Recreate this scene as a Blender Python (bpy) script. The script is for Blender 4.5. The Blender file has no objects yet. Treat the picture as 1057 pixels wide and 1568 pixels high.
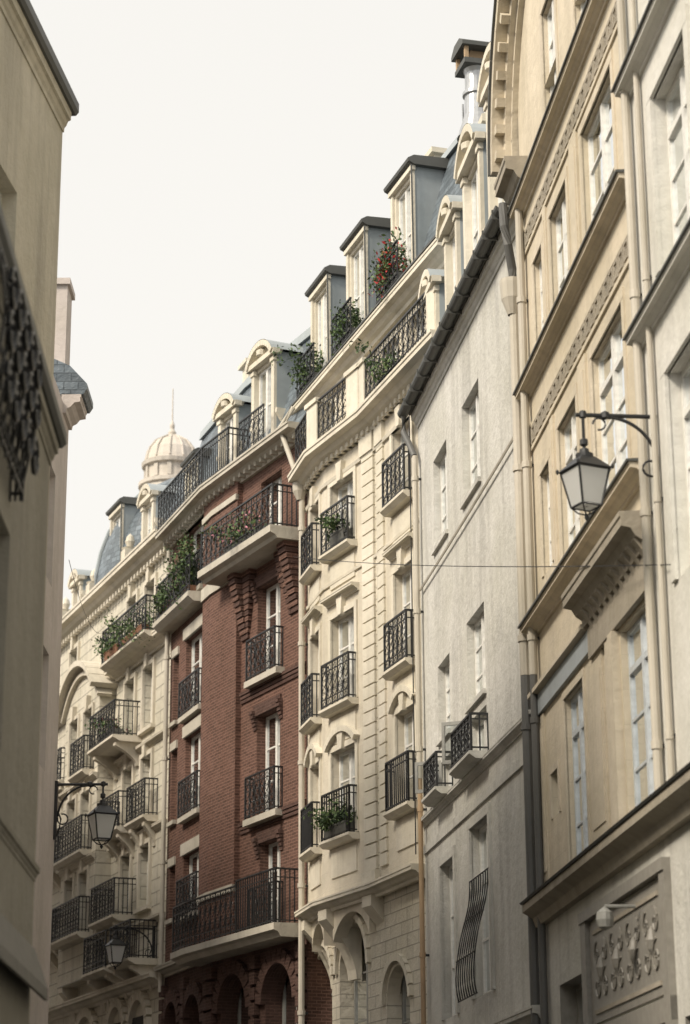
import bpy, math, random
from mathutils import Vector, Matrix
R=random.Random(11)
scene=bpy.context.scene
# ------------------------------------------------------------------ materials
MATS={}
def newmat(name):
    m=bpy.data.materials.new(name);m.use_nodes=True
    nt=m.node_tree;b=nt.nodes['Principled BSDF'];MATS[name]=m
    return m,nt,b
def N(nt,t,**k):
    n=nt.nodes.new(t)
    for a,v in k.items(): setattr(n,a,v)
    return n
def mixc(nt,fac,a,b,mode='MIX'):
    n=N(nt,'ShaderNodeMix',data_type='RGBA',blend_type=mode)
    for s,v in ((n.inputs[0],fac),(n.inputs[6],a),(n.inputs[7],b)):
        if isinstance(v,(int,float)): s.default_value=v
        elif isinstance(v,tuple): s.default_value=(v[0],v[1],v[2],1)
        else: nt.links.new(v,s)
    return n.outputs[2]
def ramp(nt,src,p0,p1):
    n=N(nt,'ShaderNodeMapRange');n.inputs[1].default_value=p0;n.inputs[2].default_value=p1
    nt.links.new(src,n.inputs[0]);return n.outputs[0]
def noise(nt,co,scale,detail=3,sc=(1,1,1)):
    mp=N(nt,'ShaderNodeMapping');mp.inputs['Scale'].default_value=sc;nt.links.new(co,mp.inputs[0])
    n=N(nt,'ShaderNodeTexNoise');n.inputs['Scale'].default_value=scale;n.inputs['Detail'].default_value=detail
    n.inputs['Roughness'].default_value=.65
    nt.links.new(mp.outputs[0],n.inputs['Vector']);return n.outputs[0]
def mul(nt,a,k):
    t=N(nt,'ShaderNodeMath',operation='MULTIPLY');nt.links.new(a,t.inputs[0]);t.inputs[1].default_value=k;return t.outputs[0]
def stone(name,c,dark=.6,streak=.5,rough=.85,bump=.25,brick=None,mort=.75,grime=(.2,.18,.15),patch=0):
    m,nt,b=newmat(name)
    tc=N(nt,'ShaderNodeTexCoord');co=tc.outputs['Object'];uv=tc.outputs['UV']
    n1=ramp(nt,noise(nt,co,.55,4),.35,.7)
    n2=ramp(nt,noise(nt,co,6,3),.3,.75)
    n3=ramp(nt,noise(nt,co,2.2,3,(1,1,.09)),.48,.72)
    d=tuple(x*dark for x in c)
    col=mixc(nt,n1,c,tuple((x*.80 if i<2 else x*.76) for i,x in enumerate(c)))
    col=mixc(nt,mul(nt,n2,.24),col,d)
    col=mixc(nt,mul(nt,n3,streak*.7),col,tuple(.45*x+.25*g for x,g in zip(c,grime)))
    if patch:
        n4=ramp(nt,noise(nt,co,1.1,5,(1,1,.45)),.55,.62)
        col=mixc(nt,mul(nt,n4,patch),col,tuple(x*.62 for x in c))
    hgt=n2
    if brick:
        bw,bh,ms,var=brick
        br=N(nt,'ShaderNodeTexBrick');br.inputs['Scale'].default_value=1
        br.inputs['Brick Width'].default_value=bw;br.inputs['Row Height'].default_value=bh
        br.inputs['Mortar Size'].default_value=ms;br.inputs['Mortar Smooth'].default_value=.3
        br.inputs['Color1'].default_value=(1,1,1,1);br.inputs['Color2'].default_value=(1-var,1-var,1-var,1)
        br.inputs['Mortar'].default_value=(mort,mort,mort,1)
        nt.links.new(uv,br.inputs['Vector'])
        col=mixc(nt,1.0,col,br.outputs['Color'],'MULTIPLY')
        mm=N(nt,'ShaderNodeMath',operation='MULTIPLY_ADD');nt.links.new(br.outputs['Fac'],mm.inputs[0]);mm.inputs[1].default_value=-1.5;nt.links.new(n2,mm.inputs[2]);hgt=mm.outputs[0]
    if bump>.15:
        bp=N(nt,'ShaderNodeBump');bp.inputs['Strength'].default_value=bump;bp.inputs['Distance'].default_value=.03
        nt.links.new(hgt,bp.inputs['Height']);nt.links.new(bp.outputs[0],b.inputs['Normal'])
    nt.links.new(col,b.inputs['Base Color']);b.inputs['Roughness'].default_value=rough
    b.inputs['Specular IOR Level'].default_value=.25
    return m
stone('plaster_white',(.60,.59,.555),streak=.9,bump=.4,patch=.35)
stone('plaster_neighbour',(.66,.645,.60),streak=.5,patch=.12)
stone('stone_beige',(.65,.575,.455),streak=.5,brick=(1.1,.42,.006,.06),mort=.88,patch=.15)
stone('stone_beige_trim',(.63,.56,.45),streak=.7)
stone('stone_dirty',(.39,.35,.29),streak=.9,dark=.4)
stone('stone_cream',(.69,.63,.525),streak=.55,patch=.15,brick=(.9,.38,.005,.07),mort=.86)
stone('stone_cream_ashlar',(.67,.62,.52),streak=.45,brick=(.62,.24,.014,.08),mort=.6,bump=.5)
stone('stone_cream_trim',(.71,.66,.56),streak=.6)
stone('stone_far',(.63,.59,.50),streak=.6,brick=(1.6,.33,.02,.06),mort=.58,bump=.5)
stone('stone_far_trim',(.65,.60,.51),streak=.7)
stone('brick_red',(.152,.085,.066),streak=.35,brick=(.22,.07,.011,.38),mort=1.5,bump=.5,dark=.5,patch=.2)
stone('brick_dark',(.10,.058,.048),streak=.3,brick=(.22,.07,.010,.3),mort=1.3,bump=.5,dark=.5)  # dark corbel and band brick; on the base it stands for shadow
stone('concrete_band',(.52,.485,.42),streak=.7)
stone('slate',(.205,.245,.285),streak=.5,rough=.36,brick=(.26,.16,.012,.45),mort=.5,bump=.5,grime=(.3,.3,.3))
stone('zinc',(.36,.40,.425),streak=.5,rough=.4,bump=.1,grime=(.3,.3,.3))
stone('zinc_dark',(.10,.103,.10),streak=.4,rough=.5,bump=.1)
stone('pipe_cream',(.55,.51,.44),streak=.8,rough=.5,bump=.1)
stone('pipe_dark',(.13,.13,.128),streak=.5,rough=.5,bump=.1)
stone('pipe_rust',(.46,.33,.21),streak=1,rough=.6,bump=.1,grime=(.6,.2,.05),patch=.5)
stone('pink_plaster',(.60,.54,.51),streak=.5)
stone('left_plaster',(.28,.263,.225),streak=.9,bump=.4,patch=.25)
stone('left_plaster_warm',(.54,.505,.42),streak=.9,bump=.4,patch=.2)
stone('asphalt',(.05,.05,.052),streak=0,rough=.9)
stone('paving_stone',(.25,.24,.22),streak=0,brick=(.5,.5,.012,.15))
stone('cupola_white',(.62,.57,.52),streak=.6)
stone('soil_ground',(.12,.11,.09),streak=0)
def simple(name,c,rough=.5,metal=0,spec=.5):
    m,nt,b=newmat(name)
    tc=N(nt,'ShaderNodeTexCoord')
    n1=ramp(nt,noise(nt,tc.outputs['Object'],9,2),.3,.75)
    col=mixc(nt,n1,c,tuple(x*.75 for x in c));nt.links.new(col,b.inputs['Base Color'])
    b.inputs['Roughness'].default_value=rough;b.inputs['Metallic'].default_value=metal;b.inputs['Specular IOR Level'].default_value=spec
    return m
simple('iron',(.022,.023,.025),.45)
simple('frame_white',(.74,.73,.69),.4)
simple('frame_blue',(.56,.60,.63),.45)
simple('frame_grey',(.30,.30,.28),.5)
simple('curtain',(.62,.61,.57),.9)
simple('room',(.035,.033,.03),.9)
simple('terracotta',(.24,.12,.07),.8)
simple('planter_zinc',(.12,.12,.11),.6)
simple('leaf_a',(.06,.11,.03),.7)
simple('leaf_b',(.12,.18,.06),.7)
simple('leaf_c',(.03,.055,.022),.7)
simple('flower_red',(.55,.03,.03),.6)
simple('flower_pink',(.5,.2,.25),.6)
simple('shop_wood',(.27,.255,.225),.5)
simple('steel_flue',(.50,.51,.52),.3,.6)
simple('awning_cloth',(.20,.19,.17),.9)
m,nt,b=newmat('glass')
nt.nodes.remove(b)
tr=N(nt,'ShaderNodeBsdfTransparent');tr.inputs[0].default_value=(.7,.74,.76,1)
gl=N(nt,'ShaderNodeBsdfGlossy');gl.inputs[0].default_value=(.9,.93,.95,1);gl.inputs['Roughness'].default_value=.04
tc=N(nt,'ShaderNodeTexCoord');bp=N(nt,'ShaderNodeBump');bp.inputs['Strength'].default_value=.12;bp.inputs['Distance'].default_value=.02
nt.links.new(noise(nt,tc.outputs['Object'],2.5,2),bp.inputs['Height']);nt.links.new(bp.outputs[0],gl.inputs['Normal'])
lw=N(nt,'ShaderNodeFresnel');lw.inputs[0].default_value=1.85
ms=N(nt,'ShaderNodeMixShader');nt.links.new(lw.outputs[0],ms.inputs[0]);nt.links.new(tr.outputs[0],ms.inputs[1]);nt.links.new(gl.outputs[0],ms.inputs[2])
nt.links.new(ms.outputs[0],nt.nodes['Material Output'].inputs[0])
m,nt,b=newmat('lamp_glass')
b.inputs['Base Color'].default_value=(.8,.81,.8,1);b.inputs['Roughness'].default_value=.2
tl=N(nt,'ShaderNodeBsdfTranslucent');tl.inputs[0].default_value=(.9,.9,.88,1)
ms=N(nt,'ShaderNodeMixShader');ms.inputs[0].default_value=.5;nt.links.new(b.outputs[0],ms.inputs[1]);nt.links.new(tl.outputs[0],ms.inputs[2])
nt.links.new(ms.outputs[0],nt.nodes['Material Output'].inputs[0])
# ------------------------------------------------------------------ mesh helpers
class Fr:
    def __init__(s,x,y,dx,dy,L=0):
        h=math.hypot(dx,dy);s.x=x;s.y=y;s.dx=dx/h;s.dy=dy/h;s.L=L
    def pt(s,a,o,z): return (s.x+s.dx*a-s.dy*o, s.y+s.dy*a+s.dx*o, z)
def frab(A,B): 
    return Fr(A[0],A[1],B[0]-A[0],B[1]-A[1],math.hypot(B[0]-A[0],B[1]-A[1]))
W0=Fr(0,0,1,0)
class MB:
    def __init__(s): s.v=[];s.f=[];s.m=[];s.uv=[];s.mats=[]
    def mi(s,mat):
        if mat not in s.mats: s.mats.append(mat)
        return s.mats.index(mat)
    def face(s,pts,uvs,mat):
        i=len(s.v);s.v+=pts;s.f.append(tuple(range(i,i+len(pts))));s.m.append(s.mi(mat));s.uv+=uvs
    def fl(s,F,loc,mat):
        a,b,c=loc[0],loc[1],loc[2]
        u=[b[i]-a[i] for i in range(3)];v=[c[i]-a[i] for i in range(3)]
        n=(abs(u[1]*v[2]-u[2]*v[1]),abs(u[2]*v[0]-u[0]*v[2]),abs(u[0]*v[1]-u[1]*v[0]))
        k=n.index(max(n))
        if k==1: uvs=[(p[0],p[2]) for p in loc]
        elif k==0: uvs=[(p[1],p[2]) for p in loc]
        else: uvs=[(p[0],p[1]) for p in loc]
        s.face([F.pt(*p) for p in loc],uvs,mat)
    def box(s,F,s0,s1,o0,o1,z0,z1,mat):
        p=[(s0,o0,z0),(s1,o0,z0),(s1,o1,z0),(s0,o1,z0),(s0,o0,z1),(s1,o0,z1),(s1,o1,z1),(s0,o1,z1)]
        for q in ((0,3,2,1),(4,5,6,7),(0,1,5,4),(2,3,7,6),(1,2,6,5),(0,4,7,3)): s.fl(F,[p[i] for i in q],mat)
    def prism(s,F,prof,s0,s1,mat):
        n=len(prof)
        for i in range(n):
            a=prof[i];b=prof[(i+1)%n]
            s.fl(F,[(s0,*a),(s1,*a),(s1,*b),(s0,*b)],mat)
        s.fl(F,[(s0,*p) for p in prof],mat);s.fl(F,[(s1,*p) for p in prof][::-1],mat)
    def plate(s,F,poly,o0,o1,mat):
        n=len(poly)
        for i in range(n):
            a=poly[i];b=poly[(i+1)%n]
            s.fl(F,[(a[0],o0,a[1]),(b[0],o0,b[1]),(b[0],o1,b[1]),(a[0],o1,a[1])],mat)
        s.fl(F,[(p[0],o1,p[1]) for p in poly],mat);s.fl(F,[(p[0],o0,p[1]) for p in poly][::-1],mat)
    def strip(s,F,curve,w,o0,o1,mat):
        for i in range(len(curve)-1):
            a,b=curve[i],curve[i+1]
            dx,dz=b[0]-a[0],b[1]-a[1];h=math.hypot(dx,dz);nx,nz=dz/h*w,-dx/h*w
            s.plate(F,[a,b,(b[0]+nx,b[1]+nz),(a[0]+nx,a[1]+nz)],o0,o1,mat)
    def sweep(s,plan,prof,mat):
        n=len(plan);D=[];
        for i in range(n-1):
            dx=plan[i+1][0]-plan[i][0];dy=plan[i+1][1]-plan[i][1];h=math.hypot(dx,dy);D.append((dx/h,dy/h,h))
        rings=[];L=0
        for i in range(n):
            if i==0: nx,ny=-D[0][1],D[0][0];k=1
            elif i==n-1: nx,ny=-D[-1][1],D[-1][0];k=1
            else:
                ax,ay=-D[i-1][1],D[i-1][0];bx,by=-D[i][1],D[i][0]
                nx,ny=ax+bx,ay+by;h=math.hypot(nx,ny);nx/=h;ny/=h;k=1/max(.4,nx*ax+ny*ay)
            if i>0: L+=D[i-1][2]
            rings.append((L,[(plan[i][0]+nx*o*k,plan[i][1]+ny*o*k,z) for o,z in prof]))
        m=len(prof);acc=[0]
        for j in range(m): 
            a=prof[j];b=prof[(j+1)%m];acc.append(acc[-1]+math.hypot(a[0]-b[0],a[1]-b[1]))
        for i in range(n-1):
            for j in range(m):
                q=(j+1)%m;u0,u1=rings[i][0],rings[i+1][0]
                s.face([rings[i][1][j],rings[i+1][1][j],rings[i+1][1][q],rings[i][1][q]],[(u0,acc[j]),(u1,acc[j]),(u1,acc[j+1]),(u0,acc[j+1])],mat)
        for r in (rings[0][1],rings[-1][1][::-1]): s.face(r,[(p[0],p[2]) for p in r],mat)
    def tube(s,pts,r,n=6,mat='iron'):
        P=[Vector(p) for p in pts];rings=[]
        for i,p in enumerate(P):
            t=(P[min(i+1,len(P)-1)]-P[max(i-1,0)]).normalized()
            a=t.cross(Vector((0,0,1)))
            if a.length<.05: a=t.cross(Vector((1,0,0)))
            a.normalize();b=t.cross(a)
            rings.append([tuple(p+a*(r*math.cos(2*math.pi*k/n+.4))+b*(r*math.sin(2*math.pi*k/n+.4))) for k in range(n)])
        for i in range(len(P)-1):
            for k in range(n):
                q=(k+1)%n
                s.face([rings[i][k],rings[i+1][k],rings[i+1][q],rings[i][q]],[(0,0),(0,1),(1,1),(1,0)],mat)
        s.face(rings[0][::-1],[(0,0)]*n,mat);s.face(rings[-1],[(0,0)]*n,mat)
    def lathe(s,c,prof,mat,n=24):
        for i in range(len(prof)-1):
            (r0,z0),(r1,z1)=prof[i],prof[i+1]
            for k in range(n):
                a0,a1=2*math.pi*k/n,2*math.pi*(k+1)/n
                pts=[(c[0]+r0*math.cos(a0),c[1]+r0*math.sin(a0),c[2]+z0),(c[0]+r0*math.cos(a1),c[1]+r0*math.sin(a1),c[2]+z0),(c[0]+r1*math.cos(a1),c[1]+r1*math.sin(a1),c[2]+z1),(c[0]+r1*math.cos(a0),c[1]+r1*math.sin(a0),c[2]+z1)]
                rr=max(r0,r1,.1);s.face(pts,[(a0*rr,z0),(a1*rr,z0),(a1*rr,z1),(a0*rr,z1)],mat)
    def obj(s,name,parent=None):
        if not s.f: return None
        me=bpy.data.meshes.new(name);me.from_pydata(s.v,[],s.f)
        for x in s.mats: me.materials.append(MATS[x])
        me.polygons.foreach_set('material_index',s.m)
        ul=me.uv_layers.new(name='UVMap');ul.data.foreach_set('uv',[c for u in s.uv for c in u])
        me.update()
        o=bpy.data.objects.new(name,me);scene.collection.objects.link(o)
        if parent: o.parent=parent
        return o
def empty(name):
    o=bpy.data.objects.new(name,None);scene.collection.objects.link(o);o.empty_display_size=.2;return o
class Bld:
    def __init__(s,name):
        s.name=name;s.e=empty(name);s.p={}
    def __getitem__(s,k):
        if k not in s.p: s.p[k]=MB()
        return s.p[k]
    def done(s):
        for k,mb in s.p.items(): mb.obj(s.name+'_'+k,s.e)
# ------------------------------------------------------------------ building parts
def wall(mb,F,s0,s1,z0,z1,ops,mat,o=0,rev=.24,rmat=None):
    S=sorted({s0,s1,*[x for q in ops for x in q[:2]]});Z=sorted({z0,z1,*[x for q in ops for x in q[2:4]]})
    for i in range(len(S)-1):
        for j in range(len(Z)-1):
            cs,cz=(S[i]+S[i+1])/2,(Z[j]+Z[j+1])/2
            if cs<s0 or cs>s1 or cz<z0 or cz>z1: continue
            if any(q[0]<cs<q[1] and q[2]<cz<q[3] for q in ops): continue
            mb.fl(F,[(S[i],o,Z[j]),(S[i+1],o,Z[j]),(S[i+1],o,Z[j+1]),(S[i],o,Z[j+1])],mat)
    for q in ops:
        a,b,c,d=q[:4];m=rmat or mat
        for l in ([(a,o,c),(a,o-rev,c),(a,o-rev,d),(a,o,d)],[(b,o,c),(b,o-rev,c),(b,o-rev,d),(b,o,d)],[(a,o,c),(b,o,c),(b,o-rev,c),(a,o-rev,c)],[(a,o,d),(b,o,d),(b,o-rev,d),(a,o-rev,d)]): mb.fl(F,l,m)
def window(B,F,s0,s1,z0,z1,o=-.2,fm='frame_white',rows=3,transom=0,curt=None):
    w=B['windows'];t=.065
    w.box(F,s0,s0+t,o-.05,o,z0,z1,fm);w.box(F,s1-t,s1,o-.05,o,z0,z1,fm)
    w.box(F,s0+t,s1-t,o-.05,o-.002,z0,z0+t*1.3,fm);w.box(F,s0+t,s1-t,o-.05,o-.002,z1-t,z1,fm)
    m=(s0+s1)/2;zt=z1
    if transom: zt=z1-transom;w.box(F,s0+t,s1-t,o-.05,o+.012,zt-.04,zt+.04,fm)
    if s1-s0>.7: w.box(F,m-.05,m+.05,o-.045,o+.02,z0+t,z1-t,fm)
    for k in range(1,rows):
        z=z0+(zt-z0)*k/rows;w.box(F,s0+t,s1-t,o-.04,o-.008,z-.018,z+.018,fm)
    w.fl(F,[(s0+t,o-.03,z0),(s1-t,o-.03,z0),(s1-t,o-.03,z1),(s0+t,o-.03,z1)],'glass')
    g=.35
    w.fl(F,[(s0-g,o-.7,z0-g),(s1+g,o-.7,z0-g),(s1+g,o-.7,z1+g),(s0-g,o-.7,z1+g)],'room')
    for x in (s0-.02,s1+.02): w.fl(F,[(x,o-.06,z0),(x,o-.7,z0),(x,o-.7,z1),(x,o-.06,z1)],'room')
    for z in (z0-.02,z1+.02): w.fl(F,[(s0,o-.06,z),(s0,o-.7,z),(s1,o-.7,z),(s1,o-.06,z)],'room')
    if curt is None: curt=R.choice([0,0,1,1,2,3])
    def cloth(a,b,za,zb):
        n=max(4,int((b-a)/.05))
        for i in range(n):
            x0=a+(b-a)*i/n;x1=a+(b-a)*(i+1)/n;q0=o-.13-.03*(i%2);q1=o-.13-.03*((i+1)%2)
            w.fl(F,[(x0,q0,za),(x1,q1,za),(x1,q1,zb),(x0,q0,zb)],'curtain')
    W=s1-s0
    if curt==1: cloth(s0+.02,s0+W*.3,z0,z1);cloth(s1-W*.3,s1-.02,z0,z1)
    elif curt==2: cloth(s0+.02,s1-.02,z0,z1)
    elif curt==3: cloth(s0+.02,s1-.02,z0,z0+(z1-z0)*.5)
def surround(mb,F,s0,s1,z0,z1,w,p,mat,o=0,key=False,sill=True):
    mb.box(F,s0-w,s0,o-.02,o+p,z0,z1,mat);mb.box(F,s1,s1+w,o-.02,o+p,z0,z1,mat)
    mb.box(F,s0-w,s1+w,o-.02,o+p+.003,z1,z1+w,mat)
    if sill: mb.box(F,s0-w-.04,s1+w+.04,o-.02,o+p+.06,z0-.1,z0,mat)
    if key:
        m=(s0+s1)/2;mb.plate(F,[(m-.09,z1-.03),(m+.09,z1-.03),(m+.15,z1+.38),(m-.15,z1+.38)],o,o+p+.07,mat)
def cprof(z,h,p,b=0):
    return [(b-.03,z),(b+p*.18,z),(b+p*.22,z+h*.22),(b+p*.45,z+h*.34),(b+p*.62,z+h*.55),(b+p*.95,z+h*.6),(b+p*.95,z+h*.82),(b+p,z+h*.86),(b+p,z+h),(b-.03,z+h*1.04)]
def plan(F,s0,s1,o=0): a=F.pt(s0,o,0);b=F.pt(s1,o,0);return [a[:2],b[:2]]
def rail(mb,A,B,z,h=.95,style='ornate',bulge=0,mat='iron'):
    F=frab(A,B);L=F.L
    def bo(z): 
        u=(z)/h;return bulge*math.sin(min(1,max(0,u))*math.pi*.9)**2 if bulge else 0
    mb.box(F,0,L,-.022,.022,z+h-.035,z+h,mat);mb.box(F,0,L,-.014,.014,z+.05,z+.075,mat)
    if style=='bars' or L<.25:
        n=max(2,round(L/.12))
        for i in range(n+1):
            x=L*i/n;tk=.011 if 0<i<n else .018
            mb.box(F,x-tk,x+tk,-tk,tk,z,z+h-.035,mat)
        if style=='bars': mb.box(F,0,L,-.012,.012,z+h*.82,z+h*.82+.02,mat)
        return
    za,zb=z+h*.2,z+h*.8
    if not bulge:
        mb.box(F,0,L,-.012,.012,za,za+.018,mat);mb.box(F,0,L,-.012,.012,zb,zb+.018,mat)
    n=max(1,round(L/.28));w=L/n
    for i in range(n+1):
        x=w*i;tk=.011
        if bulge: mb.tube([F.pt(x,bo(h*k/8),z+h*k/8) for k in range(9)],.012,4,mat)
        else: mb.box(F,x-tk,x+tk,-tk,tk,z,z+h-.035,mat)
    for i in range(n):
        c=w*(i+.5)
        for zz,rr in ((z+h*.88,h*.055),(z+h*.125,h*.05)):
            mb.tube([F.pt(c+rr*math.cos(2*math.pi*k/8),bo(zz-z),zz+rr*math.sin(2*math.pi*k/8)) for k in range(9)],.010,3,mat)
        for sg in (-1,1):
            pts=[];H=zb-za
            for k in range(15):
                u=k/14;ang=u*math.pi*2
                x=c+sg*(w*.40*abs(math.sin(ang))*(1-.25*u)+.01);zz=za+H*(.03+.94*u)
                pts.append(F.pt(x,bo(zz-z),zz))
            mb.tube(pts,.010,3,mat)
            for zc in (za+H*.27,za+H*.73):
                rr=w*.12
                mb.tube([F.pt(c+sg*(w*.2)+rr*math.cos(2*math.pi*k/6),bo(zc-z),zc+rr*math.sin(2*math.pi*k/6)) for k in range(7)],.008,3,mat)
def balconet(B,F,s0,s1,z,d=.2,h=.95,style='ornate',o=0,slab=None,bulge=0,st=.12):
    if slab:
        B['balconies'].prism(F,[(o-.02,z-st),(o+d*.8,z-st),(o+d+.05,z-st*.4),(o+d+.05,z),(o-.02,z)],s0-.06,s1+.06,slab)
    a=F.pt(s0,o,0)[:2];b=F.pt(s0,o+d,0)[:2];c=F.pt(s1,o+d,0)[:2];e=F.pt(s1,o,0)[:2]
    rail(B['railings'],b,c,z,h,style,bulge);
    if d>.08:
        rail(B['railings'],a,b,z,h,'bars');rail(B['railings'],c,e,z,h,'bars')
def console(mb,F,s,w,o,d,z,h,mat):
    pr=[(o-.02,z-h)];
    for k in range(7):
        u=k/6;pr.append((o+d*(.12+.88*(u**1.8)),z-h+h*.85*u))
    pr+=[(o+d,z),(o-.02,z)]
    mb.prism(F,pr,s-w/2,s+w/2,mat)
def arch_curve(s0,s1,z,rise,n=12):
    m=(s0+s1)/2;a=(s1-s0)/2
    return [(m-a*math.cos(math.pi*k/n),z+rise*math.sin(math.pi*k/n)) for k in range(n+1)]
def segarch(s0,s1,z,rise,n=12):
    a=(s1-s0)/2;m=(s0+s1)/2;r=(a*a+rise*rise)/(2*rise);t=math.asin(min(1,a/r))
    return [(m+r*math.sin(-t+2*t*k/n),z+rise-r+r*math.cos(-t+2*t*k/n)) for k in range(n+1)]
def spandrel(mb,F,s0,s1,z1,rise,o0,o1,mat):
    c=segarch(s0,s1,z1-rise,rise) if rise<(s1-s0)/2-.02 else arch_curve(s0,s1,z1-rise,rise)
    h=len(c)//2
    mb.plate(F,[(s0,z1+.001)]+c[:h+1],o0,o1,mat)
    mb.plate(F,c[h:]+[(s1,z1+.001)],o0,o1,mat)
def pipe(mb,F,s,o,z0,z1,r=.06,mat='pipe_cream',step=2.6):
    mb.tube([F.pt(s,o,z1),F.pt(s,o,z0)],r,10,mat)
    z=z0+.5
    while z<z1:
        mb.tube([F.pt(s,o,z),F.pt(s,o,z+.09)],r*1.28,10,mat);mb.box(F,s-.02,s+.02,0,o,z+.02,z+.06,'iron');z+=step
def leaves(mb,c,rad,n,mats=('leaf_a','leaf_b','leaf_c'),size=.05,flower=None,fp=.1):
    clumps=[(R.gauss(0,.5),R.gauss(0,.5),R.gauss(0,.45)) for _ in range(max(5,n//45))]
    for i in range(n):
        k=R.choice(clumps)
        p=Vector((c[0]+rad[0]*(k[0]+R.gauss(0,.2)),c[1]+rad[1]*(k[1]+R.gauss(0,.2)),c[2]+rad[2]*(k[2]+R.gauss(0,.25))))
        a=Vector((R.gauss(0,1),R.gauss(0,1),R.gauss(0,1))).normalized();b=a.cross(Vector((R.gauss(0,1),R.gauss(0,1),R.gauss(0,1)))).normalized()
        s=size*R.uniform(.5,1.3);m=R.choice(mats)
        if flower and R.random()<fp: m=flower;s*=.9
        mb.face([tuple(p-a*s),tuple(p-b*s*.5),tuple(p+a*s),tuple(p+b*s*.5)],[(0,0)]*4,m)
def planter(name,F,s0,s1,o,z,hgt=.35,n=260,flower=None,drop=.0,fp=.1,rz=None,pm='terracotta',ro=.2):
    mb=MB();w=s1-s0;c=F.pt((s0+s1)/2,o,z+.2+hgt*.35-drop)
    mb.prism(F,[(o-.09,z+.02),(o+.09,z+.02),(o+.12,z+.2),(o+.13,z+.2),(o+.13,z+.235),(o-.13,z+.235),(o-.13,z+.2),(o-.12,z+.2)],s0,s1,pm)
    ax=abs(F.dx)*w*.5+abs(F.dy)*ro;ay=abs(F.dy)*w*.5+abs(F.dx)*ro
    leaves(mb,c,(ax+.05,ay+.05,rz or hgt*.7),n,flower=flower,fp=fp)
    return mb.obj(name)
def shell(B,F,s0,s1,z1,depth,mat,z0=0):
    m=B['party_walls']
    m.fl(F,[(s0,0,z0),(s0,-depth,z0),(s0,-depth,z1),(s0,0,z1)],mat)
    m.fl(F,[(s1,0,z0),(s1,-depth,z0),(s1,-depth,z1),(s1,0,z1)],mat)
    m.fl(F,[(s0,-depth,z0),(s1,-depth,z0),(s1,-depth,z1),(s0,-depth,z1)],mat)
def dormer(B,F,s0,s1,z0,z1,of,ob,kind='flat',body='stone_cream_trim',rows=2):
    m=B['dormers'];w=.16
    wall(m,F,s0,s1,z0,z1,[(s0+w,s1-w,z0+.12,z1-.18)],body,o=of,rev=.12)
    for x in (s0,s1): m.fl(F,[(x,of,z0),(x,ob,z0),(x,ob,z1),(x,of,z1)],'zinc')
    window(B,F,s0+w,s1-w,z0+.12,z1-.18,o=of-.06,rows=rows)
    if kind=='flat':
        m.prism(F,[(of+.04,z1),(of+.16,z1+.06),(of+.18,z1+.12),(of+.05,z1+.2),(ob,z1+.24),(ob,z1)],s0-.12,s1+.12,'zinc_dark')
        m.box(F,s0-.06,s1+.06,of,of+.1,z1-.1,z1-.002,body)
        m.box(F,s0-.02,s0+.1,of,of+.06,z0,z1-.1,body);m.box(F,s1-.1,s1+.02,of,of+.06,z0,z1-.1,body)
        m.tube([F.pt(s0-.1,of+.1,z1-.02),F.pt(s0-.1,of+.08,z0)],.02,5,'zinc_dark')
    else:
        rise=(s1-s0)*.33
        c=segarch(s0-.12,s1+.12,z1,rise)
        m.plate(F,c,of-.1,of+.02,body)
        m.strip(F,c,.13,of-.1,of+.2,body)
        for i in range(len(c)-1):
            a,b=c[i],c[i+1];m.fl(F,[(a[0],of+.2,a[1]+.012),(b[0],of+.2,b[1]+.012),(b[0],ob,b[1]+.012),(a[0],ob,a[1]+.012)],'zinc')
        m.box(F,s0-.14,s1+.14,of-.02,of+.16,z1-.1,z1+.02,body)
        for x in (s0,s1-.16):
            m.box(F,x,x+.16,of,of+.07,z0,z1-.1,body);m.box(F,x-.03,x+.19,of,of+.1,z1-.24,z1-.14,body)
        for sx in (s0-.07,s1+.07): console(m,F,sx,.1,of-.25,.3,z0+.75,.7,body)
        m.lathe(F.pt((s0+s1)/2,of+.1,z1+rise*.35),[(0,-.12),(.12,-.06),(.13,.05),(0,.13)],body,10)
# ------------------------------------------------------------------ frames of the street
BE=Fr(2.724,31,-.0931,.9957)
WH=Fr(2.724,31,-1.315,9.14,9.23)
CR=Fr(1.409,40.14,-.761,2.355,2.47)
CL=Fr(.648,42.495,-1.099,2.477,2.71)
CN=Fr(-.451,44.972,-.384,1.646,1.69)
BR=Fr(-.835,46.618,-2.236,4.526,5.05)
BL=Fr(-3.071,51.144,-1.391,3.898,4.14)
FA=Fr(-4.462,55.042,-3.628,9.131,9.82)
AT=Fr(2.06,38.46,-.308,.951,9.44)
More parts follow.
